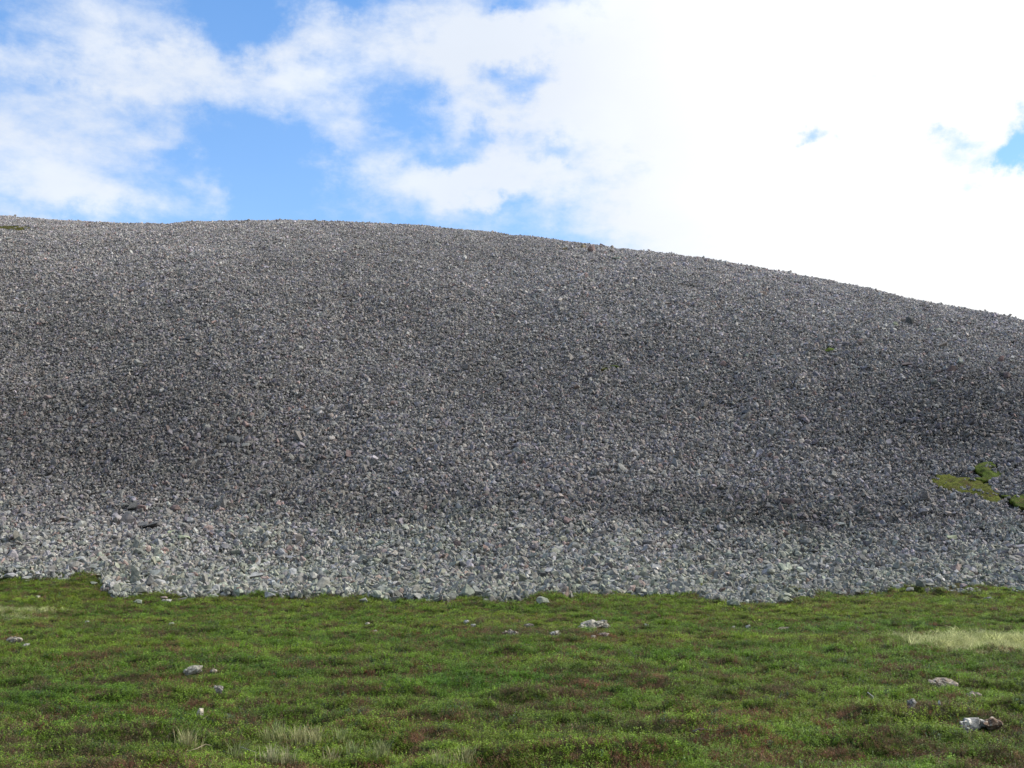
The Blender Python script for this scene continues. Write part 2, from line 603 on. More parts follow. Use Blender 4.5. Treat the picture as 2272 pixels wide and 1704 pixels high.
def heap_mesh(seed):
    """three to four loose stones lying together"""
    r = random.Random(seed)
    vs, fs, var, hue = [], [], [], []
    for q in range(r.choice((3, 4))):
        src = r.choice(STONES)
        sc = 0.62 * math.exp(r.gauss(0, 0.28))
        S = Matrix.Diagonal((sc * r.uniform(1.0, 1.5), sc * r.uniform(0.78, 1.05), sc * r.uniform(0.34, 0.85))).to_4x4()
        E = Euler((r.uniform(0, 6.28), r.uniform(0, 6.28), r.uniform(0, 6.28))).to_matrix().to_4x4()
        a = 6.283 * (q + r.uniform(-.3, .3)) / 3.5
        T = Matrix.Translation((0.55 * math.cos(a) * r.uniform(.7, 1.2), 0.55 * math.sin(a) * r.uniform(.7, 1.2), r.uniform(-.2, .3)))
        M = T @ E @ S
        i = len(vs)
        vs.extend([M @ v.co for v in src.vertices])
        fs.extend([tuple(i + k for k in p.vertices) for p in src.polygons])
        v = math.exp(r.gauss(0, 0.21)) - 1.0
        h = max(-1, min(1.6, r.gauss(0, 0.55)))
        var.extend([v] * len(src.vertices)); hue.extend([h] * len(src.vertices))
    me = mesh_from("loose_stones", vs, fs, M_STONE)
    for nm, dat in (('stonevar', var), ('stonehue', hue)):
        at = me.attributes.new(nm, 'FLOAT', 'POINT')
        at.data.foreach_set('value', dat)
    return me


source = bpy.data.collections.new("stone_shapes")          # not linked to the scene: shapes for the rubble only
HEAPS = [heap_mesh(4000 + k) for k in range(36)]
for me in HEAPS:
    source.objects.link(bpy.data.objects.new("stone_shape", me))


def instancer(name, pts, rot, scl, tint, pick, coll, parent=None):
    """one object of kind stuff: shapes of a collection set on the given points"""
    n = len(pts)
    me = bpy.data.meshes.new(name)
    me.vertices.add(n)
    me.vertices.foreach_set('co', np.ascontiguousarray(pts, dtype=np.float32).ravel())
    for nm, typ, arr, key in (("rot", 'FLOAT_VECTOR', rot, 'vector'), ("scl", 'FLOAT_VECTOR', scl, 'vector'), ("tint", 'FLOAT_VECTOR', tint, 'vector'), ("pick", 'INT', pick, 'value')):
        a = me.attributes.new(nm, typ, 'POINT')
        a.data.foreach_set(key, np.ascontiguousarray(arr, dtype=np.int32 if typ == 'INT' else np.float32).ravel())
    me.update()
    o = link(name, me, parent)
    ng = bpy.data.node_groups.new(name, 'GeometryNodeTree')
    ng.interface.new_socket('Geometry', in_out='INPUT', socket_type='NodeSocketGeometry')
    ng.interface.new_socket('Geometry', in_out='OUTPUT', socket_type='NodeSocketGeometry')
    gi = ng.nodes.new('NodeGroupInput'); go = ng.nodes.new('NodeGroupOutput')
    ci = ng.nodes.new('GeometryNodeCollectionInfo')
    ci.inputs[0].default_value = coll
    ci.inputs['Separate Children'].default_value = True
    ci.inputs['Reset Children'].default_value = True
    ip = ng.nodes.new('GeometryNodeInstanceOnPoints')
    ip.inputs['Pick Instance'].default_value = True

    def attr(nm, typ):
        a = ng.nodes.new('GeometryNodeInputNamedAttribute')
        a.data_type = typ
        a.inputs[0].default_value = nm
        return next(s for s in a.outputs if s.enabled and s.name == 'Attribute')
    er = ng.nodes.new('FunctionNodeEulerToRotation')
    L = ng.links.new
    L(gi.outputs[0], ip.inputs['Points'])
    L(ci.outputs[0], ip.inputs['Instance'])
    L(attr('pick', 'INT'), ip.inputs['Instance Index'])
    L(attr('rot', 'FLOAT_VECTOR'), er.inputs[0])
    L(er.outputs[0], ip.inputs['Rotation'])
    L(attr('scl', 'FLOAT_VECTOR'), ip.inputs['Scale'])
    L(ip.outputs[0], go.inputs[0])
    md = o.modifiers.new("scatter", 'NODES')
    md.node_group = ng
    o['kind'] = 'stuff'
    return o


def slope_angle(x, y):
    return np.arctan((H(x, y + 1.0) - H(x, y - 1.0)) / 2.0)


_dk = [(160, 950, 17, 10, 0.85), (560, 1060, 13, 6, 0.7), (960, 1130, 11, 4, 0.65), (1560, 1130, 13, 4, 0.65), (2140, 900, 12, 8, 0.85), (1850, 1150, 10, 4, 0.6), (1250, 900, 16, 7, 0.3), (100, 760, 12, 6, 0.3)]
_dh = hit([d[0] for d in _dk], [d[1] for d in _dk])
DARKS = [((p[0], p[1]), (d[2], d[3]), d[4]) for p, d in zip(_dh, _dk)]  # dark spots on the slope, partly shade of steeper ground put into the tints


# colours of the stones: lichen makes the foot pale, the middle band is barer and dark, partly slope shade put into the tint, the top grey-green
def stone_tint(x, y, n):
    yf = y_foot0(x); t = (y - yf) / (y_crest(x) - yf)
    wob = 0.085 * fbm(x / 15.0, y / 11.0, 201) + 0.03 * vn(x / 5.0, y / 5.0, 202)
    tt = t + wob
    tt = tt + 0.05 * vn(x / 2.2, y / 2.2, 205) + rng.normal(0, 0.035, n)
    pale = 1 - sstep(-0.02, 0.22, tt)
    fresh = 1 - sstep(0.0, 0.06, tt)
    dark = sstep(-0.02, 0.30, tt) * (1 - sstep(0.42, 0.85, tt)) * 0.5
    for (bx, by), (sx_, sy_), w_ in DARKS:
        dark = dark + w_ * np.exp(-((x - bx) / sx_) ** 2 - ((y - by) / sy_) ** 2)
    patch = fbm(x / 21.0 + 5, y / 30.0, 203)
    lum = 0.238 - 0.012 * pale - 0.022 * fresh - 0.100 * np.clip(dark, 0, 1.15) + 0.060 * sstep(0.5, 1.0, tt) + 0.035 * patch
    lum = np.clip(lum, 0.05, 1) * np.exp(rng.normal(0, 0.16, n))
    base = lum[:, None] * (np.array([1.012, 0.990, 0.975])[None] * (1 - pale)[:, None] + np.array([0.955, 1.0, 0.90])[None] * pale[:, None])
    kind = rng.random(n)
    green = (kind < 0.34) * (0.35 + 0.65 * pale)
    warm = ((kind > 0.34) & (kind < 0.52)) * (1 - 0.5 * pale)
    viol = ((kind > 0.52) & (kind < 0.72)) * (1 - 0.4 * pale)
    rust = ((kind > 0.965)) * (0.4 + 0.6 * rng.random(n))
    base = base * (1 + green[:, None] * np.array([0.0, 0.035, -0.10]))
    base = base * (1 + warm[:, None] * np.array([0.06, 0.0, -0.07]))
    base = base * (1 + viol[:, None] * np.array([-0.08, -0.10, 0.02]))
    base = base * (1 + rust[:, None] * np.array([0.16, -0.16, -0.22]))
    spark = rng.random(n) > 0.985
    base[spark] *= 1.2
    return np.clip(base, 0.03, 0.62)


# moss patches keep the rubble out: polygons in plan
MOSS = [
    ("moss_patch", [(2162, 1052), (2170, 1036), (2196, 1030), (2214, 1043), (2227, 1057), (2205, 1066), (2185, 1074), (2158, 1066), (2176, 1060)], (0.085, 0.125, 0.012),
     "small mossy lobe above the big green patch, right side of the scree"),
    ("moss_patch", [(2069, 1069), (2088, 1061), (2140, 1062), (2190, 1077), (2208, 1092), (2216, 1112), (2190, 1121), (2160, 1103), (2120, 1096), (2090, 1086)], (0.115, 0.130, 0.016),
     "largest green mossy patch, with pale stones in it, right side of the scree"),
    ("moss_patch", [(2228, 1106), (2250, 1104), (2310, 1108), (2312, 1140), (2268, 1132), (2246, 1124)], (0.085, 0.120, 0.012),
     "green mossy patch cut by the right edge, below the largest patch on the scree"),
    ("moss_patch", [(1826, 777), (1836, 773), (1848, 778), (1846, 785), (1832, 784)], (0.085, 0.135, 0.015),
     "single small bright green tuft patch high on the right part of the scree"),
    ("moss_patch", [(1325, 822), (1334, 818), (1346, 820), (1344, 826), (1332, 826)], (0.060, 0.080, 0.016),
     "left of two thin olive moss streaks in the middle of the scree"),
    ("moss_patch", [(1356, 816), (1368, 813), (1380, 817), (1372, 820), (1360, 820)], (0.060, 0.090, 0.014),
     "right of two thin olive moss streaks in the middle of the scree"),
    ("moss_patch", [(-30, 508), (10, 503), (60, 506), (72, 510), (40, 512), (-30, 514)], (0.095, 0.095, 0.018),
     "olive moss strip just below the skyline at the far left"),
    ("moss_patch", [(585, 1312), (597, 1305), (620, 1306), (624, 1311), (600, 1315)], (0.075, 0.105, 0.012),
     "small green patch among pale stones at the foot, right of the low grass tongue"),
    ("moss_patch", [(252, 1305), (268, 1301), (296, 1303), (297, 1309), (262, 1309)], (0.075, 0.110, 0.012),
     "thin green strip between pale stones at the left foot of the scree"),
    ("moss_patch", [(1722, 1318), (1742, 1314), (1780, 1314), (1792, 1319), (1770, 1322), (1740, 1320)], (0.085, 0.090, 0.016),
     "thin olive strip enclosed by pale stones at the right foot of the scree"),
    ("moss_patch", [(2094, 1312), (2112, 1299), (2145, 1303), (2150, 1312), (2132, 1320), (2104, 1322)], (0.080, 0.075, 0.020),
     "rusty green mound framed by pale blocks at the right foot of the scree"),
    ("moss_patch", [(1536, 1308), (1552, 1304), (1568, 1306), (1562, 1310), (1545, 1311)], (0.080, 0.095, 0.014),
     "tiny moss strip between stones at the foot, right of centre"),
]
moss_poly = []
for nm, poly, tn, lb in MOSS:
    P = hit([p[0] for p in poly], [p[1] for p in poly])
    c_ = P[:, :2].mean(0)
    moss_poly.append(c_ + (P[:, :2] - c_) * 1.14)


def in_poly(x, y, P):
    ins = np.zeros(x.shape, bool)
    j = len(P) - 1
    for i in range(len(P)):
        xi, yi = P[i]; xj, yj = P[j]
        c = ((yi > y) != (yj > y)) & (x < (xj - xi) * (y - yi) / (yj - yi + 1e-12) + xi)
        ins ^= c
        j = i
    return ins


def in_moss(x, y, grow=1.06):
    r = np.zeros(x.shape, bool)
    for P in moss_poly:
        P = P.mean(0) + (P - P.mean(0)) * grow
        lo, hi = P.min(0), P.max(0)
        near = (x > lo[0]) & (x < hi[0]) & (y > lo[1]) & (y < hi[1])
        if near.any():
            k = np.where(near)[0]
            r[k] |= in_poly(x[k], y[k], P)
    return r


def scatter_strip(y0, y1, dens, margin):
    area = sum((2 * (0.55 * y + margin)) * 1.0 for y in np.arange(y0, y1, 1.0))
    n = int(area * dens * 1.15)
    w1 = 0.52 * y1 + margin
    x = rng.uniform(-w1, w1, int(n * 1.6)); y = rng.uniform(y0, y1, int(n * 1.6))
    k = np.abs(x) < 0.52 * y + margin
    return x[k], y[k]


xs_, ys_ = [], []
for (a, b, d) in ((50, 76, 21), (76, 110, 23), (110, 195, 24)):
    x, y = scatter_strip(a, b, d, 7)
    xs_.append(x); ys_.append(y)
x = np.concatenate(xs_); y = np.concatenate(ys_)
keep = (y > y_edge(x) + 0.25 + 1.1 * vn(x / 1.3, y / 1.3, 61) + 0.5 * rng.normal(0, 1, len(x))) & (y < y_crest(x) + 24) & (~in_moss(x + 0.55 * vn(x / 0.8, y / 0.8, 77), y + 0.55 * vn(x / 0.8, y / 0.8, 78)) | (rng.random(len(x)) < 0.075))
x, y = x[keep], y[keep]
n = len(x)
t_ = (y - y_foot0(x)) / (y_crest(x) - y_foot0(x))
size = 0.300 * np.exp(rng.normal(0, 0.20, n) + 0.26 * fbm(x / 11.0, y / 13.0, 231, 3)) * (1 + 0.22 * (1 - sstep(0.03, 0.30, t_))) * (1 - 0.17 * sstep(0.3, 1.0, t_))
big = rng.random(n) > 0.988
size[big] *= 1.7
size = np.clip(size, 0.14, 1.15)
scl = np.stack([size, size, size], 1)
sl = slope_angle(x, y)
rot = np.stack([sl * 0.6 + rng.normal(0, 0.30, n), rng.normal(0, 0.30, n), rng.uniform(0, 6.283, n)], 1)
z = H(x, y) + sstep(0.5, 4, y - y_edge(x)) * (0.16 * vn(x / 1.7, y / 1.9, 91)) + 0.02 + rng.uniform(-0.16, 0.12, n)
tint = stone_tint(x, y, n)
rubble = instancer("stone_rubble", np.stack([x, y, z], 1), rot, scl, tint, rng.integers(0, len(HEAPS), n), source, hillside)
N_RUBBLE = n


def place_stone(name, x, y, dims, tint, seed, parent=None, sink=0.25, rot=None, zoff=0.0):
    r = random.Random(seed)
    o = link(name, STONES[seed % len(STONES)], parent)
    z = float(H(np.array([x]), np.array([y]))[0]) + zoff
    o.location = (x, y, z + dims[2] * (0.5 - sink))
    o.scale = dims
    s = float(slope_angle(np.array([x]), np.array([y]))[0])
    o.rotation_euler = rot or (s * 0.5 + r.uniform(-0.25, 0.25), r.uniform(-0.25, 0.25), r.uniform(-0.5, 0.5))
    o['tint'] = tint
    return o


# the larger stones of the foot band, each a piece of the hillside
cand = []
rr = random.Random(5)
while len(cand) < 205:
    px = rr.uniform(-20, 2292); py = rr.triangular(1130, 1322, 1270)
    cand.append((px, py))
ch = hit([c[0] for c in cand], [c[1] for c in cand])
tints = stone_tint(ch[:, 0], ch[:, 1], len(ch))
for k, (p, tn) in enumerate(zip(ch, tints)):
    if p[1] < y_edge(p[0]) + 0.3 or bool(in_moss(np.array([p[0]]), np.array([p[1]]))[0]):
        continue
    s = rr.uniform(0.42, 0.66) if p[1] > 66 else rr.uniform(0.38, 0.58)
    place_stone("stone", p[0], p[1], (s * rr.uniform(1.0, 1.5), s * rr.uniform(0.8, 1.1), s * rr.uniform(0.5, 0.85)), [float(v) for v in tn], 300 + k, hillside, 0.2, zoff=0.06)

# strays that rolled a little way into the heath
for k in range(26):
    sx = rr.uniform(-33, 33)
    sy = float(y_edge(np.array([sx]))[0]) - abs(rr.gauss(0, 2.2)) - 0.2
    s = rr.uniform(0.25, 0.55)
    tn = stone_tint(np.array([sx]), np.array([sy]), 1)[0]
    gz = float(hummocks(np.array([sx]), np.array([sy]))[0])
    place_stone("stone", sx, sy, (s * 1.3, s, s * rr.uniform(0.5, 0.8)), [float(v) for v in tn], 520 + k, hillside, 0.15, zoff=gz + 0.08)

# the boulders that stand out, each a thing: (x, y, width, height in the photograph, tint, label)
G_PALE, G_GREY, G_DARK, G_PINK, G_RUST, G_TAN, G_LICH = (0.40, 0.41, 0.38), (0.24, 0.24, 0.24), (0.085, 0.085, 0.095), (0.34, 0.25, 0.235), (0.16, 0.095, 0.08), (0.34, 0.28, 0.19), (0.40, 0.43, 0.29)
BOULDERS = [
    (1312, 562, 17, 16, G_PINK, "pink square-edged block just under the skyline, lower of a warm pair"),
    (1294, 553, 13, 10, G_TAN, "tan wedge-shaped block under the skyline, directly left above the pink square block"),
    (1253, 556, 10, 8, G_TAN, "small tan stone under the skyline, left of the pink and tan pair"),
    (1334, 550, 9, 9, G_PINK, "small pink stone tight under the skyline, right of the tan wedge"),
    (1367, 578, 22, 7, (0.36, 0.39, 0.33), "long thin greenish slab below the skyline, tilted down to the right"),
    (1264, 530, 8, 6, G_GREY, "grey block poking above the skyline right of the middle"),
    (998, 667, 23, 10, (0.30, 0.275, 0.27), "broad flat grey-pink stone over a black shadow, high in mid-slope"),
    (906, 650, 10, 7, (0.46, 0.47, 0.44), "whitish stone high on the slope, left of the broad flat stone"),
    (702, 587, 10, 9, (0.42, 0.42, 0.38), "round pale stone alone below the left half of the skyline"),
    (606, 489, 5, 6, G_DARK, "tiny pointed stone standing on the left skyline against blue sky"),
    (649, 491, 5, 4, G_GREY, "low bump of stone on the skyline, just right of the pointed one"),
    (1172, 525, 7, 6, G_DARK, "dark knob of stone on the skyline near the middle"),
    (2021, 721, 20, 15, (0.075, 0.078, 0.08), "dark grey block with a bright right edge on the upper right shoulder"),
    (1987, 726, 12, 10, G_LICH, "pale lichened stone directly left of the dark block on the right shoulder"),
    (1984, 738, 11, 9, (0.43, 0.43, 0.42), "whitish stone below left of the dark block on the right shoulder"),
    (2080, 737, 14, 8, (0.44, 0.45, 0.38), "pale oblong stone right of the dark block on the right shoulder"),
    (2004, 716, 12, 8, (0.38, 0.33, 0.29), "pinkish pale stone touching the left of the dark shoulder block"),
    (2130, 813, 13, 17, (0.30, 0.32, 0.29), "grey-green leaf-shaped stone standing upright on the right slope"),
    (2112, 829, 20, 15, G_RUST, "reddish brown block just below the leaf-shaped stone on the right slope"),
    (2012, 817, 19, 12, (0.20, 0.16, 0.15), "brown-grey block with a pale end, left of the leaf-shaped stone"),
    (2222, 805, 11, 13, (0.30, 0.20, 0.19), "pink-brown stone near the right edge, high on the slope"),
    (2236, 842, 15, 14, G_RUST, "reddish stone by the right edge under the shoulder, beside dark rubble"),
    (2093, 771, 14, 10, (0.24, 0.20, 0.17), "brownish stone with a pale right face on the right shoulder"),
    (2074, 858, 13, 16, (0.33, 0.33, 0.31), "grey upright stone below the reddish brown block on the right slope"),
    (1692, 658, 19, 11, (0.27, 0.21, 0.18), "tan-brown block alone below the right skyline"),
    (1752, 692, 9, 9, (0.12, 0.09, 0.09), "small dark red-brown stone down right of the tan-brown block"),
    (1902, 768, 20, 10, (0.20, 0.175, 0.17), "broad brown-grey stone right of the bright green tuft patch"),
    (1658, 797, 9, 10, (0.43, 0.46, 0.40), "whitish stone left of and below the bright green tuft patch"),
    (1584, 885, 13, 13, (0.24, 0.20, 0.19), "brown-grey upright stone in the right middle of the slope"),
    (1660, 922, 24, 12, (0.13, 0.135, 0.15), "dark bluish stone in the right middle of the slope"),
    (1790, 960, 16, 12, (0.22, 0.20, 0.20), "grey stone in the dark right middle of the slope, upper of two"),
    (1755, 975, 12, 12, (0.20, 0.165, 0.155), "brownish stone below left of the upper grey stone, right mid-slope"),
    (1972, 1053, 16, 14, (0.30, 0.28, 0.28), "grey-violet stone to the left of the large green patch"),
    (2080, 1055, 12, 11, (0.34, 0.33, 0.34), "pale grey stone lying at the upper left of the large green patch"),
    (2155, 1050, 15, 12, (0.30, 0.30, 0.30), "light grey stone between the two upper lobes of green moss"),
    (1745, 1122, 27, 15, G_RUST, "large dark red-brown boulder low on the right slope"),
    (1774, 1121, 14, 11, (0.13, 0.10, 0.095), "dark brown stone right beside the large red-brown boulder"),
    (1764, 1139, 16, 6, (0.36, 0.29, 0.10), "ochre lichened slab just below the large red-brown boulder"),
    (1782, 1187, 15, 12, G_PALE, "pale block below the ochre slab on the lower right slope"),
    (1865, 1174, 16, 13, (0.33, 0.345, 0.325), "rounded pale grey boulder right of the pale block, lower right slope"),
    (1668, 1202, 20, 9, (0.12, 0.085, 0.08), "dark red long stone above the pale band, right of centre"),
    (1736, 1262, 15, 18, (0.10, 0.105, 0.095), "dark upright slab with a light right edge in the pale foot band"),
    (1700, 1285, 18, 22, (0.30, 0.30, 0.315), "tall bluish grey block in the foot band, below left of the dark upright slab"),
    (1808, 1232, 24, 9, (0.16, 0.155, 0.145), "dark wide slab under a lichened stone, lower right slope"),
    (2110, 1203, 27, 13, G_LICH, "broad pale lichen-green boulder on the lower right slope"),
    (2124, 1212, 13, 10, (0.37, 0.40, 0.31), "pale stone leaning on the right of the broad lichen-green boulder"),
    (2017, 1266, 25, 15, (0.42, 0.38, 0.31), "pale tan boulder tilted to the right near the heath edge"),
    (2127, 1276, 29, 20, (0.31, 0.245, 0.225), "biggest boulder at the right foot, pink right face and violet left face"),
    (2146, 1292, 11, 13, (0.46, 0.47, 0.42), "white block propping up the big pink boulder"),
    (2121, 1292, 14, 15, (0.40, 0.39, 0.38), "pale pyramid stone under the left of the big pink boulder"),
    (2167, 1305, 13, 14, (0.44, 0.43, 0.41), "pale pyramid stone standing in the grass edge right of the rusty mound"),
    (2063, 1301, 15, 13, (0.40, 0.40, 0.39), "light two-faced stone at the heath edge left of the rusty mound"),
    (2085, 1296, 18, 15, (0.30, 0.31, 0.29), "grey rounded boulder at the heath edge beside the rusty mound"),
    (2140, 1311, 20, 12, (0.40, 0.32, 0.32), "pinkish white stone lying in front of the rusty mound"),
    (1989, 1313, 19, 11, (0.36, 0.36, 0.36), "pale grey boulder half sunk in the heath at the right foot"),
    (1014, 1214, 15, 13, G_RUST, "reddish cone-shaped stone above the pale foot band, in the middle"),
    (1074, 1210, 14, 6, (0.17, 0.10, 0.08), "thin red-brown slab right of the reddish cone stone"),
    (1069, 1272, 15, 15, G_PINK, "pink pale stone in the middle of the foot band"),
    (1201, 1286, 21, 14, (0.045, 0.047, 0.055), "black wedge-shaped block in the foot band right of centre"),
    (1221, 1279, 22, 17, (0.42, 0.42, 0.42), "pale grey boulder right beside the black wedge block"),
    (1165, 1277, 24, 12, (0.30, 0.27, 0.265), "grey-pink flat boulder left of the black wedge block"),
    (1027, 1264, 18, 16, (0.12, 0.125, 0.135), "dark tilted slab in the middle of the foot band"),
    (940, 1251, 13, 10, (0.15, 0.165, 0.16), "dark green-grey stone in the left middle of the foot band"),
    (1280, 867, 14, 12, (0.24, 0.18, 0.155), "brown upright stone in mid-slope below the olive moss streaks"),
    (1211, 985, 22, 11, (0.11, 0.11, 0.115), "dark flat boulder in the centre of the dark slope"),
    (927, 904, 15, 11, (0.20, 0.195, 0.215), "violet-grey boulder in the centre left of the slope"),
    (1338, 1056, 22, 12, (0.13, 0.085, 0.08), "dark red boulder low in the middle of the dark slope"),
    (823, 693, 14, 10, (0.13, 0.135, 0.16), "dark bluish boulder high on the slope, left of the broad flat stone"),
    (1106, 706, 17, 9, (0.33, 0.335, 0.32), "pale flat boulder down right of the broad flat grey-pink stone"),
    (422, 757, 22, 9, (0.10, 0.105, 0.11), "dark flat slab on the upper left slope"),
    (291, 650, 12, 7, (0.20, 0.14, 0.13), "reddish stone on the upper left slope under the skyline dip"),
    (361, 858, 12, 7, (0.44, 0.38, 0.36), "pale pink stone on the left slope"),
    (253, 917, 14, 9, (0.38, 0.38, 0.37), "pale stone in the dark left part of the slope"),
    (105, 888, 18, 9, (0.26, 0.20, 0.19), "pinkish brown boulder near the left edge, mid-slope"),
    (451, 1010, 12, 10, (0.17, 0.11, 0.10), "red-brown stone in the dark left slope"),
    (517, 984, 26, 16, (0.20, 0.20, 0.205), "large violet-grey boulder in the dark left slope"),
    (373, 1080, 22, 9, (0.30, 0.20, 0.19), "pink slab low on the left slope above the two dark boulders"),
    (293, 1138, 22, 19, (0.085, 0.088, 0.10), "dark grey boulder paired with a reddish one on the lower left slope"),
    (311, 1141, 22, 17, (0.25, 0.175, 0.165), "reddish boulder leaning on the dark grey one, lower left slope"),
    (333, 1175, 34, 12, (0.085, 0.05, 0.045), "long dark red-brown overhanging slab on the lower left slope"),
    (389, 1137, 18, 13, (0.29, 0.215, 0.20), "pink block right of the dark and reddish pair"),
    (295, 1114, 15, 10, (0.38, 0.38, 0.42), "pale bluish stone above the dark and reddish pair"),
    (485, 1131, 30, 19, (0.24, 0.24, 0.235), "big square grey boulder on the lower left slope"),
    (411, 1204, 31, 13, (0.44, 0.48, 0.33), "yellow-green lichened slab on the left of the pale band"),
    (379, 1188, 19, 9, (0.46, 0.50, 0.32), "bright yellow-green lichened stone above the lichened slab"),
    (355, 1243, 15, 11, (0.46, 0.49, 0.37), "bright pale green stone in the left pale band"),
    (416, 1290, 28, 14, (0.37, 0.37, 0.37), "large clean grey boulder overhanging a dark gap at the left foot"),
    (344, 1285, 33, 16, (0.40, 0.42, 0.40), "broad pale boulder at the left foot, left of the clean grey one"),
    (320, 1281, 15, 14, (0.11, 0.11, 0.11), "dark block wedged left of the broad pale boulder at the foot"),
    (26, 1227, 22, 8, (0.33, 0.15, 0.12), "brick-red slab at the far left of the pale band"),
    (28, 1245, 20, 18, (0.36, 0.33, 0.34), "violet-white boulder below the brick-red slab, far left"),
    (180, 1253, 25, 14, (0.38, 0.385, 0.37), "pale overhanging boulder with a black shadow line, left foot band"),
    (60, 1229, 14, 14, (0.25, 0.22, 0.22), "violet-grey stone right of the brick-red slab"),
    (22, 1284, 22, 9, (0.36, 0.355, 0.36), "grey boulder with a white base lying in grass at the far left"),
    (58, 1289, 20, 7, (0.43, 0.43, 0.40), "whitish stone in the grass tongue right of the grey far-left boulder"),
    (140, 1291, 19, 7, (0.37, 0.37, 0.38), "pale grey slab lying in green grass at the left foot"),
    (124, 1295, 11, 4, (0.50, 0.50, 0.45), "small white stone left of the pale grey slab in grass"),
    (565, 1288, 34, 13, (0.38, 0.38, 0.37), "long pale boulder at the foot, left of the middle"),
    (805, 1247, 18, 14, (0.36, 0.38, 0.36), "pale block in the foot band left of the middle"),
    (842, 1220, 26, 18, (0.37, 0.41, 0.33), "big pale greenish boulder at the top of the pale band, left of the middle"),
    (1320, 1240, 22, 14, (0.37, 0.40, 0.31), "pale greenish boulder at the top of the pale band, right of the middle"),
]
bp_ = hit([b[0] for b in BOULDERS], [b[1] for b in BOULDERS])
for k, (bd, p) in enumerate(zip(BOULDERS, bp_)):
    px, py, w, h, tn, lb = bd
    dist = math.hypot(p[0], p[1])
    W_ = w * dist / FPX * 1.06
    H_ = h * dist / FPX * 1.12
    o = place_stone("boulder", p[0], p[1], (W_, W_ * 0.8, H_), [max(float(c) * 0.74, 0.09) for c in tn], 700 + k, None, 0.06, zoff=0.05)
    o.rotation_euler = (random.Random(k).uniform(-0.15, 0.15), random.Random(k + 3).uniform(-0.2, 0.2), random.Random(k + 9).uniform(-0.45, 0.45))
    tag(o, lb, "boulder", "boulders that stand out on the scree")

# ------------------------------------------------------------------ moss patches on the scree
for k, ((nm, poly, tn, lb), P) in enumerate(zip(MOSS, moss_poly)):
    lo, hi = P.min(0) - 0.7, P.max(0) + 0.7
    step = max(0.14, math.sqrt((hi[0] - lo[0]) * (hi[1] - lo[1]) / 5200))
    gx_, gy_ = np.arange(lo[0], hi[0], step), np.arange(lo[1], hi[1], step)
    X, Y = np.meshgrid(gx_, gy_)
    jx = X + 0.30 * vn(X / 0.7, Y / 0.7, 401 + k); jy = Y + 0.35 * vn(X / 0.7, Y / 0.7, 431 + k)
    ins = in_poly(jx.ravel(), jy.ravel(), P).reshape(X.shape)
    # depth inside the outline, by repeated erosion
    depth = ins.astype(float); cur = ins.copy()
    for _ in range(5):
        c2 = cur.copy()
        c2[1:] &= cur[:-1]; c2[:-1] &= cur[1:]; c2[:, 1:] &= cur[:, :-1]; c2[:, :-1] &= cur[:, 1:]
        c2[0] = c2[-1] = False; c2[:, 0] = c2[:, -1] = False
        depth += c2; cur = c2
    Z = H(X, Y) + (0.08 if np.ptp(P[:, 0]) > 3.0 else 0.16) + 0.020 * depth + 0.10 * vn(X / 0.55, Y / 0.55, 461 + k) + 0.05 * vn(X / 0.22, Y / 0.22, 462)
    idx = -np.ones(X.shape, int)
    ncell = ins[:-1, :-1] & ins[1:, :-1] & ins[:-1, 1:] & ins[1:, 1:]
    vs, fs = [], []
    for (i, j) in np.argwhere(ncell):
        f = []
        for (a, b) in ((i, j), (i, j + 1), (i + 1, j + 1), (i + 1, j)):
            if idx[a, b] < 0:
                idx[a, b] = len(vs)
                vs.append((X[a, b], Y[a, b], Z[a, b]))
            f.append(idx[a, b])
        fs.append(f)
    if not fs:
        continue
    c = np.array(vs).mean(0)
    o = link("moss_patch", mesh_from("moss_patch", np.array(vs) - c, fs, M_MOSS, True))
    o.location = c
    o['tint'] = list(tn)
    sol = o.modifiers.new("thickness", 'SOLIDIFY')
    sol.thickness = 0.3
    sol.offset = -1
    tag(o, lb, "moss patch", "moss patches on the scree")


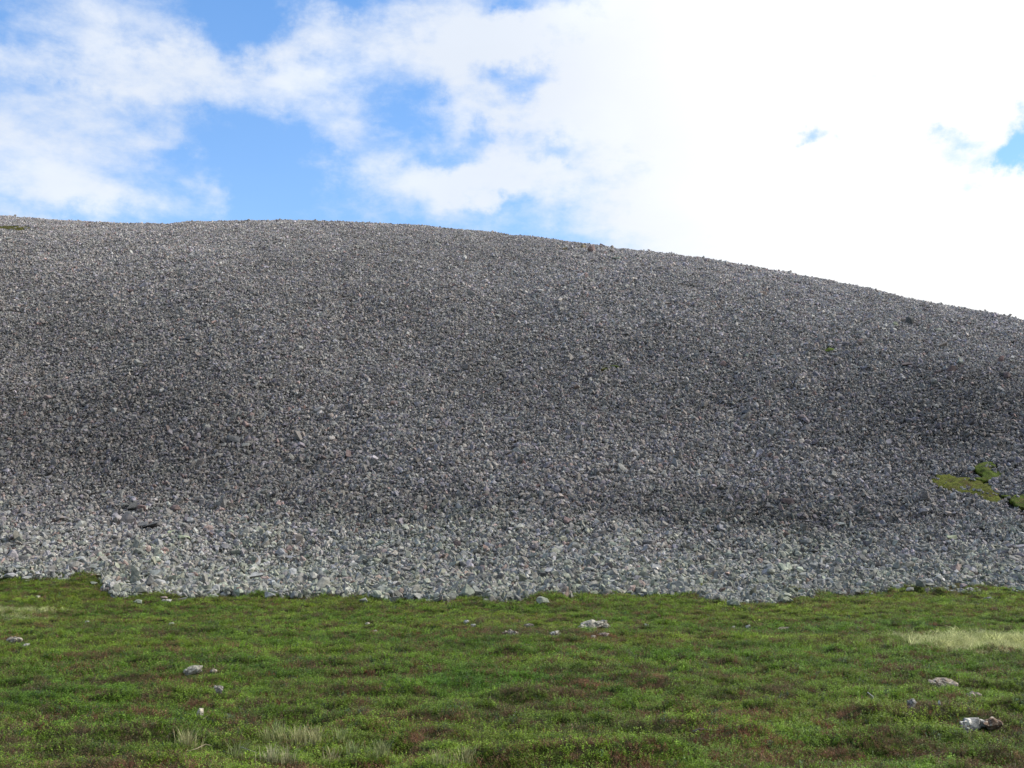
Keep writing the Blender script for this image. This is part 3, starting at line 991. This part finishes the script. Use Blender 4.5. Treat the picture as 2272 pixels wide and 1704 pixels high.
# ------------------------------------------------------------------ heath plants
def leaf_mesh(name, kind, seed):
    r = random.Random(seed)
    vs, fs, var = [], [], []

    def quad(c, d, side, L, Wd, val):
        i = len(vs)
        tip = c + d * L
        midp = c + d * L * 0.5
        vs.extend([c, midp + side * Wd * 0.5, tip, midp - side * Wd * 0.5])
        fs.append((i, i + 1, i + 2, i + 3))
        var.extend([val] * 4)

    if kind == 'bilberry':
        for s in range(7):
            base = Vector((r.uniform(-.07, .07), r.uniform(-.07, .07), -0.03))
            up = Vector((r.uniform(-.35, .35), r.uniform(-.35, .35), 1)).normalized()
            hgt = r.uniform(0.09, 0.17)
            for q in range(8):
                f = 0.25 + 0.75 * q / 7
                a = r.uniform(0, 6.283)
                d = Vector((math.cos(a), math.sin(a), r.uniform(-0.1, 0.9))).normalized()
                side = d.cross(Vector((r.uniform(-.3, .3), r.uniform(-.3, .3), 1))).normalized()
                quad(base + up * hgt * f, d, side, r.uniform(.020, .034), r.uniform(.012, .019), r.random() * 0.7 + 0.3 * f)
    elif kind == 'heather':
        for s in range(13):
            base = Vector((r.uniform(-.08, .08), r.uniform(-.08, .08), -0.03))
            up = Vector((r.uniform(-.6, .6), r.uniform(-.6, .6), 1)).normalized()
            hgt = r.uniform(0.07, 0.14)
            for q in range(5):
                f = 0.2 + 0.8 * q / 4
                a = r.uniform(0, 6.283)
                d = (up + Vector((math.cos(a), math.sin(a), 0)) * 0.8).normalized()
                side = d.cross(Vector((r.uniform(-1, 1), r.uniform(-1, 1), r.uniform(-1, 1)))).normalized()
                quad(base + up * hgt * f, d, side, r.uniform(.022, .036), r.uniform(.006, .010), r.random() * 0.7 + 0.3 * f)
    else:
        for s in range(24):
            base = Vector((r.gauss(0, .05), r.gauss(0, .05), -0.02))
            lean = Vector((r.gauss(0.1, .42), r.gauss(0, .42), 1)).normalized()
            hgt = r.uniform(0.12, 0.30)
            side = lean.cross(Vector((r.uniform(-1, 1), r.uniform(-1, 1), 0.1))).normalized()
            w = r.uniform(.002, .0038)
            bend = Vector((r.gauss(0, .06), r.gauss(0, .06), -0.02))
            i = len(vs)
            mid = base + lean * hgt * 0.55
            tip = base + lean * hgt + bend
            vs.extend([base - side * w, base + side * w, mid + side * w * .8, mid - side * w * .8, tip])
            fs.append((i, i + 1, i + 2, i + 3)); fs.append((i + 3, i + 2, i + 4))
            var.extend([r.random()] * 5)
    me = mesh_from(name, vs, fs, M_GRASS if kind == 'grass' else M_LEAF)
    a = me.attributes.new('leafvar', 'FLOAT', 'POINT')
    a.data.foreach_set('value', var)
    return me


def shapes(name, kind, count):
    c = bpy.data.collections.new(name)
    for k in range(count):
        c.objects.link(bpy.data.objects.new(name, leaf_mesh(name, kind, 900 + k)))
    return c


C_BIL = shapes("bilberry_sprigs", 'bilberry', 6)
C_HEA = shapes("heather_sprigs", 'heather', 6)
C_GRA = shapes("grass_blades", 'grass', 5)


def meadow_points(y0, y1, dens, margin=2.5):
    area = (0.50 * (y1 * y1 - y0 * y0)) + 2 * margin * (y1 - y0)
    w1 = 0.50 * y1 + margin
    n = int(2 * w1 * (y1 - y0) * dens)
    x = rng.uniform(-w1, w1, n); y = rng.uniform(y0, y1, n)
    k = (np.abs(x) < 0.50 * y + margin) & (y < y_edge(x) + 0.45 + 1.1 * vn(x / 1.3, y / 1.3, 61) + 0.35 * rng.normal(0, 1, n))
    return x[k], y[k]


# pale dry grass swale at the right, faint ones at the left
def grass_amount(x, y):
    g = np.zeros(x.shape)
    for (px, py, rx, ry, a) in DRY:
        g = np.maximum(g, a * np.exp(-((x - px) / rx) ** 2 - ((y - py) / ry) ** 2))
    return g


_dry_px = [(2165, 1432, 1.5, 1.0, 0.9), (2225, 1432, 1.6, 1.9, 1.1), (2290, 1436, 2.0, 2.2, 1.1), (2110, 1421, 1.3, 0.8, 0.6), (2050, 1416, 1.6, 0.7, 0.35),
           (20, 1356, 1.3, 0.8, 0.5), (70, 1376, 1.0, 0.7, 0.4), (92, 1358, 0.8, 0.6, 0.5), (-60, 1360, 2, 1.4, 0.4)]
_dp = hit([d[0] for d in _dry_px], [d[1] for d in _dry_px], hum=True)
DRY = [(p[0], p[1], d[2], d[3], d[4]) for p, d in zip(_dp, _dry_px)]

# hummocks of brown heather that stand out: (px, py, rx m, ry m)
_br = [(1610, 1590, .75, .45), (1510, 1610, .35, .25), (1690, 1585, .3, .3), (1660, 1562, .5, .3), (2050, 1572, .55, .4), (1960, 1500, .9, .5), (1870, 1592, .5, .35), (1835, 1625, .3, .25), (1560, 1650, .5, .4),
       (1130, 1408, 1.6, 0.9), (1230, 1412, 1.8, .8), (1330, 1414, 1.6, .8), (1035, 1398, 1.2, .5), (985, 1410, 1.2, .6), (1180, 1400, 2.0, .7),
       (590, 1570, .5, .35), (430, 1570, .45, .3), (620, 1455, .7, .5), (680, 1490, .7, .4), (1200, 1580, .6, .3), (1240, 1540, .9, .4), (800, 1505, .7, .4),
       (1330, 1525, .9, .5), (1400, 1510, .6, .4), (2200, 1615, .5, .4), (2240, 1640, .6, .4), (1980, 1655, .5, .35), (2060, 1690, .6, .4), (2255, 1690, .4, .3),
       (1730, 1540, .5, .3), (1800, 1545, .6, .3), (1590, 1500, .6, .3), (1665, 1505, .5, .3), (820, 1585, .4, .3), (1090, 1600, .4, .3), (905, 1600, .4, .25),
       (60, 1680, .5, .3), (30, 1650, .4, .3), (425, 1695, .25, .2), (550, 1610, .4, .3), (1850, 1680, .5, .35), (1700, 1700, .5, .35), (220, 1525, .7, .35), (330, 1400, 1.3, .7), (200, 1460, .8, .5)]
_bh = hit([b[0] for b in _br], [b[1] for b in _br], hum=True)


def brown_amount(x, y):
    g = 0.34 * sstep(0.05, 0.5, fbm(x / 1.2, y / 1.1, 501, 3)) + 0.62 * sstep(0.1, 0.6, vn(x / 0.38, y / 0.34, 503)) + 0.03
    for p, b in zip(_bh, _br):
        g = np.maximum(g, 1.0 * np.exp(-((x - p[0]) / b[2]) ** 2 - ((y - p[1]) / b[3]) ** 2))
    return np.clip(g, 0, 1)


# ------------------------------------------------------------------ rocks in the heath
ROCKS = [
    (1318, 1389, 58, 22, (0.36, 0.34, 0.28), "jagged pale rock, largest of the rocks lying in the middle of the heath", 3),
    (1232, 1411, 22, 11, (0.38, 0.36, 0.31), "whitish rock with a rounded top, left of and below the jagged rock", 1),
    (1132, 1408, 32, 12, (0.24, 0.20, 0.16), "brownish low rock among rusty heather, left of the whitish rock", 1),
    (1174, 1391, 18, 7, (0.28, 0.25, 0.22), "flat grey-brown stone behind the whitish rock in the heath", 1),
    (1338, 1411, 20, 9, (0.24, 0.18, 0.15), "brown rock in the heath just below the jagged pale rock", 1),
    (1316, 1417, 12, 5, (0.32, 0.28, 0.24), "small pale stone left of the brown rock below the jagged one", 0),
    (1435, 1389, 9, 5, (0.55, 0.53, 0.48), "small white stone in the heath right of the jagged pale rock", 0),
    (1034, 1384, 10, 4, (0.50, 0.48, 0.44), "small white stone in green heath left of the rusty heather strip", 0),
    (1050, 1391, 9, 3, (0.42, 0.40, 0.36), "flat pale stone touching the heath below the small white stone", 0),
    (427, 1491, 33, 18, (0.40, 0.38, 0.31), "white crumbled rock in the left heath with dark cracks", 4),
    (473, 1496, 13, 4, (0.36, 0.32, 0.25), "thin pale stone right of the white crumbled rock", 0),
    (485, 1535, 16, 6, (0.34, 0.31, 0.28), "narrow pale stone lying in brown heather, left part of the heath", 0),
    (445, 1585, 11, 8, (0.44, 0.40, 0.32), "small cream stone beside the red heather in the near left heath", 1),
    (33, 1424, 23, 9, (0.36, 0.32, 0.27), "pale low rock at the left edge of the heath", 1),
    (56, 1436, 10, 5, (0.45, 0.44, 0.42), "small white stone just below the pale low rock at the left", 0),
    (370, 1336, 16, 5, (0.42, 0.41, 0.39), "white flat stone in the far left heath, just below the scree", 0),
    (85, 1325, 7, 5, (0.45, 0.42, 0.33), "tiny cream stone in far grass below the left foot of the scree", 0),
    (192, 1383, 8, 3, (0.46, 0.44, 0.40), "tiny white stone in the left heath near the rusty patch", 0),
    (381, 1388, 10, 4, (0.40, 0.38, 0.36), "tiny pale stone in the left heath below the white flat stone", 0),
    (832, 1404, 10, 4, (0.36, 0.33, 0.31), "flat pale stone in the heath left of the middle", 0),
    (815, 1386, 9, 4, (0.40, 0.36, 0.31), "small cream stone above the flat pale stone in the heath", 0),
    (2092, 1520, 48, 17, (0.33, 0.27, 0.21), "long tan rock over a dark hollow in the right heath", 2),
    (2160, 1550, 30, 13, (0.35, 0.29, 0.23), "tan and white rock with a red stain, right of the long tan rock", 1),
    (2023, 1567, 16, 8, (0.40, 0.38, 0.36), "white stone at the left end of the rusty heather mound", 0),
    (2158, 1611, 46, 20, (0.60, 0.58, 0.53), "large white lichened rock with black cracks in the near right heath", 4),
    (2202, 1612, 34, 15, (0.30, 0.20, 0.14), "brown mottled rock grown onto the right of the white lichened rock", 1),
    (2141, 1627, 14, 7, (0.48, 0.47, 0.45), "small white stone in front of the large white lichened rock", 0),
    (1738, 1398, 20, 5, (0.33, 0.26, 0.20), "flat tan stone in the heath right of the middle", 0),
    (1660, 1394, 9, 4, (0.45, 0.42, 0.38), "small pale stone left of the flat tan stone", 0),
    (1628, 1397, 7, 4, (0.44, 0.40, 0.35), "tiny cream stone left of the small pale stone in the heath", 0),
    (2085, 1574, 5, 4, (0.60, 0.58, 0.53), "tiny bright white pebble on the rusty heather mound", 0),
]
rp = hit([r[0] for r in ROCKS], [r[1] + r[3] * 0.30 for r in ROCKS], hum=True)



PX, PY = [], []
PS = []
for (a, b, d, s) in ((6.5, 14, 440, 0.66), (14, 22, 250, 0.78), (22, 34, 140, 1.0), (34, 50, 66, 1.45), (50, 84, 40, 1.75)):
    x, y = meadow_points(a, b, d)
    PX.append(x); PY.append(y); PS.append(np.full(len(x), s))
for (cx, cy, rx, ry, a) in DRY:
    k = int(300 * rx * ry * max(a - 0.45, 0))
    PX.append(cx + rng.normal(0, rx * 0.62, k)); PY.append(cy + rng.normal(0, ry * 0.62, k)); PS.append(np.full(k, -1.25))
x = np.concatenate(PX); y = np.concatenate(PY); s = np.concatenate(PS)
n = len(x)
forced = s < 0
free = np.ones(n, bool)
for p, q in zip(rp, ROCKS):
    w_ = q[2] * math.hypot(p[0], p[1]) / FPX
    free &= ((x - p[0]) / (0.52 * w_ + 0.03)) ** 2 + ((y - p[1] + 0.10 * w_) / (0.60 * w_ + 0.08)) ** 2 > 1 + 0.4 * rng.random(n)
x, y, s, forced = x[free], y[free], s[free], forced[free]
n = len(x)
s = np.abs(s)
zz = H(x, y) + hummocks(x, y)
br = brown_amount(x, y)
dg = grass_amount(x, y)
pick_kind = rng.random(n)
is_grass = (pick_kind < dg * 0.85) | forced
is_brown = ~is_grass & (rng.random(n) < br * 0.80 + 0.09)
is_green = ~is_grass & ~is_brown
far = sstep(28, 62, y)


def lay(name, mask, coll, tints, sc, tilt=0.18, zadd=0.0):
    m = mask
    k = int(m.sum())
    rot = np.stack([rng.normal(0, tilt, k), rng.normal(0, tilt, k), rng.uniform(0, 6.283, k)], 1)
    q = sc * s[m] * rng.uniform(0.75, 1.3, k)
    sclv = np.stack([q, q, q * rng.uniform(0.65, 1.2, k) * np.where(s[m] > 1.3, 0.62, 0.9)], 1)
    return instancer(name, np.stack([x[m], y[m], zz[m] + zadd], 1), rot, sclv, tints[m], rng.integers(0, len(coll.objects), k), coll)


g1 = fbm(x / 3.1, y / 2.8, 601, 3); g2 = vn(x / 0.8, y / 0.8, 602)
lumg = np.exp(rng.normal(0, 0.20, n)) * (1 + 0.22 * g1 + 0.30 * g2)
yel = np.clip(0.5 + 0.7 * fbm(x / 4.5, y / 4.0, 603, 3) + 0.25 * far, 0, 1)
green = (np.array([0.090, 0.184, 0.016])[None] * (1 - yel)[:, None] + np.array([0.168, 0.232, 0.024])[None] * yel[:, None]) * lumg[:, None]
cool = (rng.random(n) < 0.06)
green[cool] = np.array([0.045, 0.080, 0.038]) * lumg[cool][:, None]
ru = np.clip(0.35 + 0.8 * fbm(x / 1.6, y / 1.5, 604, 3), 0, 1)
brown = (np.array([0.125, 0.088, 0.046])[None] * (1 - ru)[:, None] + np.array([0.215, 0.098, 0.055])[None] * ru[:, None]) * np.exp(rng.normal(0, 0.3, n))[:, None]
dkg = rng.random(n) < 0.22
brown[dkg] = np.array([0.050, 0.066, 0.022]) * np.exp(rng.normal(0, 0.25, int(dkg.sum())))[:, None]
red = rng.random(n) > 0.988
brown[red] = np.array([0.22, 0.05, 0.03])
dry = np.array([0.56, 0.56, 0.28])[None] * np.exp(rng.normal(0, 0.25, n))[:, None]
dry = np.where((rng.random(n) < 0.35)[:, None], np.array([0.20, 0.25, 0.06])[None], dry)
lay("bilberry_foliage", is_green, C_BIL, green, 1.0)
lay("heather_foliage", is_brown, C_HEA, brown, 1.05)
lay("dry_grass", is_grass, C_GRA, dry, 1.0, 0.1)

ROCK_BLOCKS = []
for _k in range(10):
    _m = stone_mesh("rock_block", 7100 + _k, 0.75, 18)
    _m.materials.clear()
    _m.materials.append(M_ROCK)
    ROCK_BLOCKS.append(_m)

for k, (px, py, w, h, tn, lb, lobes) in enumerate(ROCKS):
    p = rp[k]
    gz = float(H(p[:1], p[1:2])[0] + hummocks(p[:1], p[1:2])[0])
    dist = math.hypot(p[0], p[1])
    W_, H_ = w * dist / FPX * 1.12, h * dist / FPX * 0.98
    lift = 0.12                                   # the plants around stand about this high
    r = random.Random(90 + k)
    nblk = 1 if w < 14 else (4 if w < 24 else (7 if w < 36 else 10))
    if nblk == 1:
        o = link("rock", ROCK_BLOCKS[k % 10])
        o.location = (p[0], p[1], gz + lift * 0.30)
        o.scale = (W_ * 1.1, W_ * 1.0, H_ * 0.9 + lift * 0.7)
        o.rotation_euler = (r.uniform(-.15, .15), r.uniform(-.15, .15), r.uniform(-.5, .5))
        o['tint'] = [min(c * 0.9, 0.6) for c in tn]
    else:
        o = bpy.data.objects.new("rock", None)
        o.empty_display_size = 0.2
        col.objects.link(o)
        o.location = (p[0], p[1], gz)
        for q in range(nblk):
            f = (q + 0.5) / nblk - 0.5
            mid = 1.0 - 1.6 * abs(f)              # higher in the middle
            b = link("rock_block", ROCK_BLOCKS[(k * 3 + q) % 10], o)
            bw = W_ * r.uniform(0.20, 0.36) * (1.4 if nblk < 5 else 1.0)
            b.location = (f * W_ * 0.92, r.uniform(-0.25, 0.25) * W_ * 0.7, lift * 0.55 + H_ * (mid * r.uniform(0.1, 0.6) - 0.12))
            b.scale = (bw * 1.25, bw, bw * r.uniform(0.4, 0.7) + lift * 0.25)
            b.rotation_euler = (r.uniform(-.35, .35), r.uniform(-.35, .35), r.uniform(-1.5, 1.5))
            ff = r.uniform(0.7, 1.1)
            b['tint'] = [c * ff for c in tn]
        core = link("rock_base", ROCK_BLOCKS[(k + 5) % 10], o)
        core.location = (0, 0, lift * 0.3)
        core.scale = (W_ * 0.95, W_ * 0.6, lift + H_ * 0.7)
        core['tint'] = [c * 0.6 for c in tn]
    tag(o, lb, "rock", "rocks lying in the heath")


# ------------------------------------------------------------------ grass tufts and dead wood near the camera
def tuft_mesh(seed, n, spread, hgt):
    r = random.Random(seed)
    vs, fs, var = [], [], []
    for _ in range(n):
        a = r.uniform(0, 6.283)
        rad = abs(r.gauss(0, spread * 0.45))
        base = Vector((math.cos(a) * rad, math.sin(a) * rad * 0.6, 0.0))
        out = Vector((math.cos(a), math.sin(a), 0)) * r.uniform(0.05, 0.55) + Vector((r.gauss(0.05, .15), r.gauss(0, .15), 0))
        h = hgt * r.uniform(0.45, 1.1)
        w = r.uniform(.0026, .0048)
        side = out.cross(Vector((0, 0, 1)))
        side = side.normalized() if side.length > 1e-4 else Vector((1, 0, 0))
        i = len(vs)
        pts = []
        for f in (0.0, 0.4, 0.75, 1.0):
            pts.append(base + Vector((0, 0, h * (f - 0.16 * f * f))) + out * h * f * f)
        for q in range(3):
            ww = w * (1, .85, .6)[q]
            vs.extend([pts[q] - side * ww, pts[q] + side * ww])
        vs.append(pts[3])
        fs.extend([(i, i + 1, i + 3, i + 2), (i + 2, i + 3, i + 5, i + 4), (i + 4, i + 5, i + 6)])
        var.extend([r.random()] * 7)
    me = mesh_from("grass_tuft", vs, fs, M_GRASS)
    a = me.attributes.new('leafvar', 'FLOAT', 'POINT')
    a.data.foreach_set('value', var)
    return me


TUFTS = [
    (417, 1668, .20, .26, 90, (0.36, 0.34, 0.17), "dense straw-coloured grass tuft standing alone in the near left heath"),
    (594, 1660, .16, .25, 55, (0.27, 0.29, 0.12), "leftmost tuft in the row of pale grass, near left heath"),
    (628, 1660, .16, .30, 60, (0.29, 0.30, 0.13), "tall second tuft from the left in the row of pale grass"),
    (663, 1662, .20, .28, 90, (0.35, 0.34, 0.16), "densest straw tuft in the middle of the row of pale grass"),
    (702, 1664, .19, .27, 80, (0.34, 0.33, 0.16), "straw tuft in the row of pale grass, right of the densest one"),
    (755, 1658, .15, .24, 50, (0.26, 0.30, 0.12), "greenish last tuft at the right end of the row of pale grass"),
    (612, 1640, .13, .22, 30, (0.22, 0.27, 0.10), "thin green tuft behind the row of pale grass"),
    (522, 1692, .16, .22, 40, (0.24, 0.26, 0.12), "loose greenish tuft near the bottom edge, left of the bottom row"),
    (600, 1706, .18, .24, 60, (0.36, 0.35, 0.20), "whitish tuft cut by the bottom edge below the row of pale grass"),
    (638, 1708, .18, .24, 60, (0.34, 0.33, 0.18), "straw tuft cut by the bottom edge, right of the whitish one"),
    (735, 1704, .18, .22, 50, (0.33, 0.30, 0.16), "tan tuft at the bottom edge left of the middle"),
    (788, 1688, .20, .20, 60, (0.24, 0.29, 0.12), "wide greenish tuft near the bottom edge left of the middle"),
    (848, 1692, .20, .22, 70, (0.29, 0.31, 0.14), "fuller pale green tuft right of the wide greenish one"),
    (1035, 1706, .22, .20, 60, (0.33, 0.31, 0.15), "straw tuft at the bottom edge near the middle"),
    (975, 1708, .18, .18, 40, (0.28, 0.29, 0.13), "short pale tuft at the bottom edge left of the straw one"),
    (510, 1606, .14, .12, 40, (0.24, 0.27, 0.16), "low greyish grass tuft left above the row of pale grass"),
    (1645, 1474, .20, .16, 60, (0.24, 0.29, 0.11), "pale green grass tuft by itself in the right middle heath"),
]
tp = hit([t[0] for t in TUFTS], [min(t[1], 1735) for t in TUFTS], hum=True)
for k, (px, py, spr, hg, nb, tn, lb) in enumerate(TUFTS):
    p = tp[k]
    gz = float(H(p[:1], p[1:2])[0] + hummocks(p[:1], p[1:2])[0])
    o = link("grass_tuft", tuft_mesh(2000 + k, int(nb * 1.2), spr, hg * 1.02))
    o.location = (p[0], p[1], gz + 0.03)
    o['tint'] = [c * 1.0 for c in tn]
    tag(o, lb, "grass tuft", "pale grass tufts in the near heath")

STICKS = [
    ("dead_twig", [(414, 1692), (436, 1682), (455, 1673), (468, 1676)], .008, (0.30, 0.24, 0.16), .17, "pale bent dead twig rising from the heath at the bottom left", "twig"),
    ("dead_branch", [(1538, 1643), (1552, 1638), (1585, 1641), (1615, 1638), (1645, 1629), (1672, 1626)], .014, (0.10, 0.085, 0.08), .16, "long dark grey dead branch lying in the near right heath", "branch"),
    ("dead_twig", [(1926, 1552), (1938, 1562), (1941, 1570), (1952, 1580)], .008, (0.34, 0.32, 0.29), .15, "crooked whitish twig in the right heath", "twig"),
    ("dead_twig", [(628, 1594), (641, 1594), (656, 1593)], .006, (0.42, 0.40, 0.36), .15, "short white twig lying behind the row of pale grass", "twig"),
    ("grass_stalk", [(449, 1615), (454, 1610), (460, 1605)], .003, (0.33, 0.30, 0.18), .15, "single slanting straw stalk above the dense straw tuft", "stalk"),
    ("grass_stalk", [(1953, 1478), (1949, 1462), (1943, 1445)], .004, (0.36, 0.34, 0.15), .0, "tall thin grass stalk leaning left in the right heath", "stalk"),
    ("grass_stalk", [(637, 1558), (636, 1548)], .003, (0.30, 0.28, 0.15), .0, "single upright straw stalk in the left middle heath", "stalk"),
    ("grass_stalk", [(474, 1376), (476, 1362)], .006, (0.33, 0.33, 0.16), .0, "thin upright stalk in the far left heath below the scree", "stalk"),
    ("dead_twig", [(534, 1680), (552, 1686), (572, 1693)], .006, (0.28, 0.27, 0.20), .15, "thin grey-green twig leaning right at the bottom left of the heath", "twig"),
]
for k, (nm, pts, rad, tn, zup, lb, ct) in enumerate(STICKS):
    if nm == "grass_stalk" and zup == 0.0:        # an upright stalk: stands where its foot is
        b = hit([pts[0][0]], [pts[0][1]])[0]
        d = math.hypot(b[0], b[1])
        P3 = [Vector((b[0] + (q[0] - pts[0][0]) * d / FPX, b[1], b[2] + 0.05 + (pts[0][1] - q[1]) * d / FPX)) for q in pts]
    else:
        h3 = hit([q[0] for q in pts], [q[1] for q in pts])
        y0 = h3[:, 1].mean()
        P3 = []
        for q, c in zip(pts, h3):
            f = (y0 + (c[1] - y0) * 0.35) / c[1]
            xx, yy = c[0] * f, c[1] * f
            P3.append(Vector((xx, yy, CAM_Z + (c[2] - CAM_Z) * f + 0.10)))
    vs, fs = [], []
    ns = 6
    for i, pnt in enumerate(P3):
        d = (P3[min(i + 1, len(P3) - 1)] - P3[max(i - 1, 0)]).normalized()
        s1 = d.cross(Vector((0.1, 0.3, 1))).normalized(); s2 = d.cross(s1)
        rr_ = rad * (1.0 - 0.6 * i / (len(P3) - 1))
        for q in range(ns):
            a = 6.283 * q / ns
            vs.append(pnt + (s1 * math.cos(a) + s2 * math.sin(a)) * rr_)
    for i in range(len(P3) - 1):
        for q in range(ns):
            fs.append((i * ns + q, i * ns + (q + 1) % ns, (i + 1) * ns + (q + 1) % ns, (i + 1) * ns + q))
    fs.append(tuple(range(ns - 1, -1, -1))); fs.append(tuple((len(P3) - 1) * ns + q for q in range(ns)))
    c0 = P3[0]
    o = link(nm, mesh_from(nm, [v - c0 for v in vs], fs, M_WOOD, True))
    o.location = c0
    o['tint'] = list(tn)
    tag(o, lb, ct)

print("stones", N_RUBBLE, "plants", n, "crest y", ARG_Y.round(0), "A", AV.round(2), "foot y", FY.round(1))
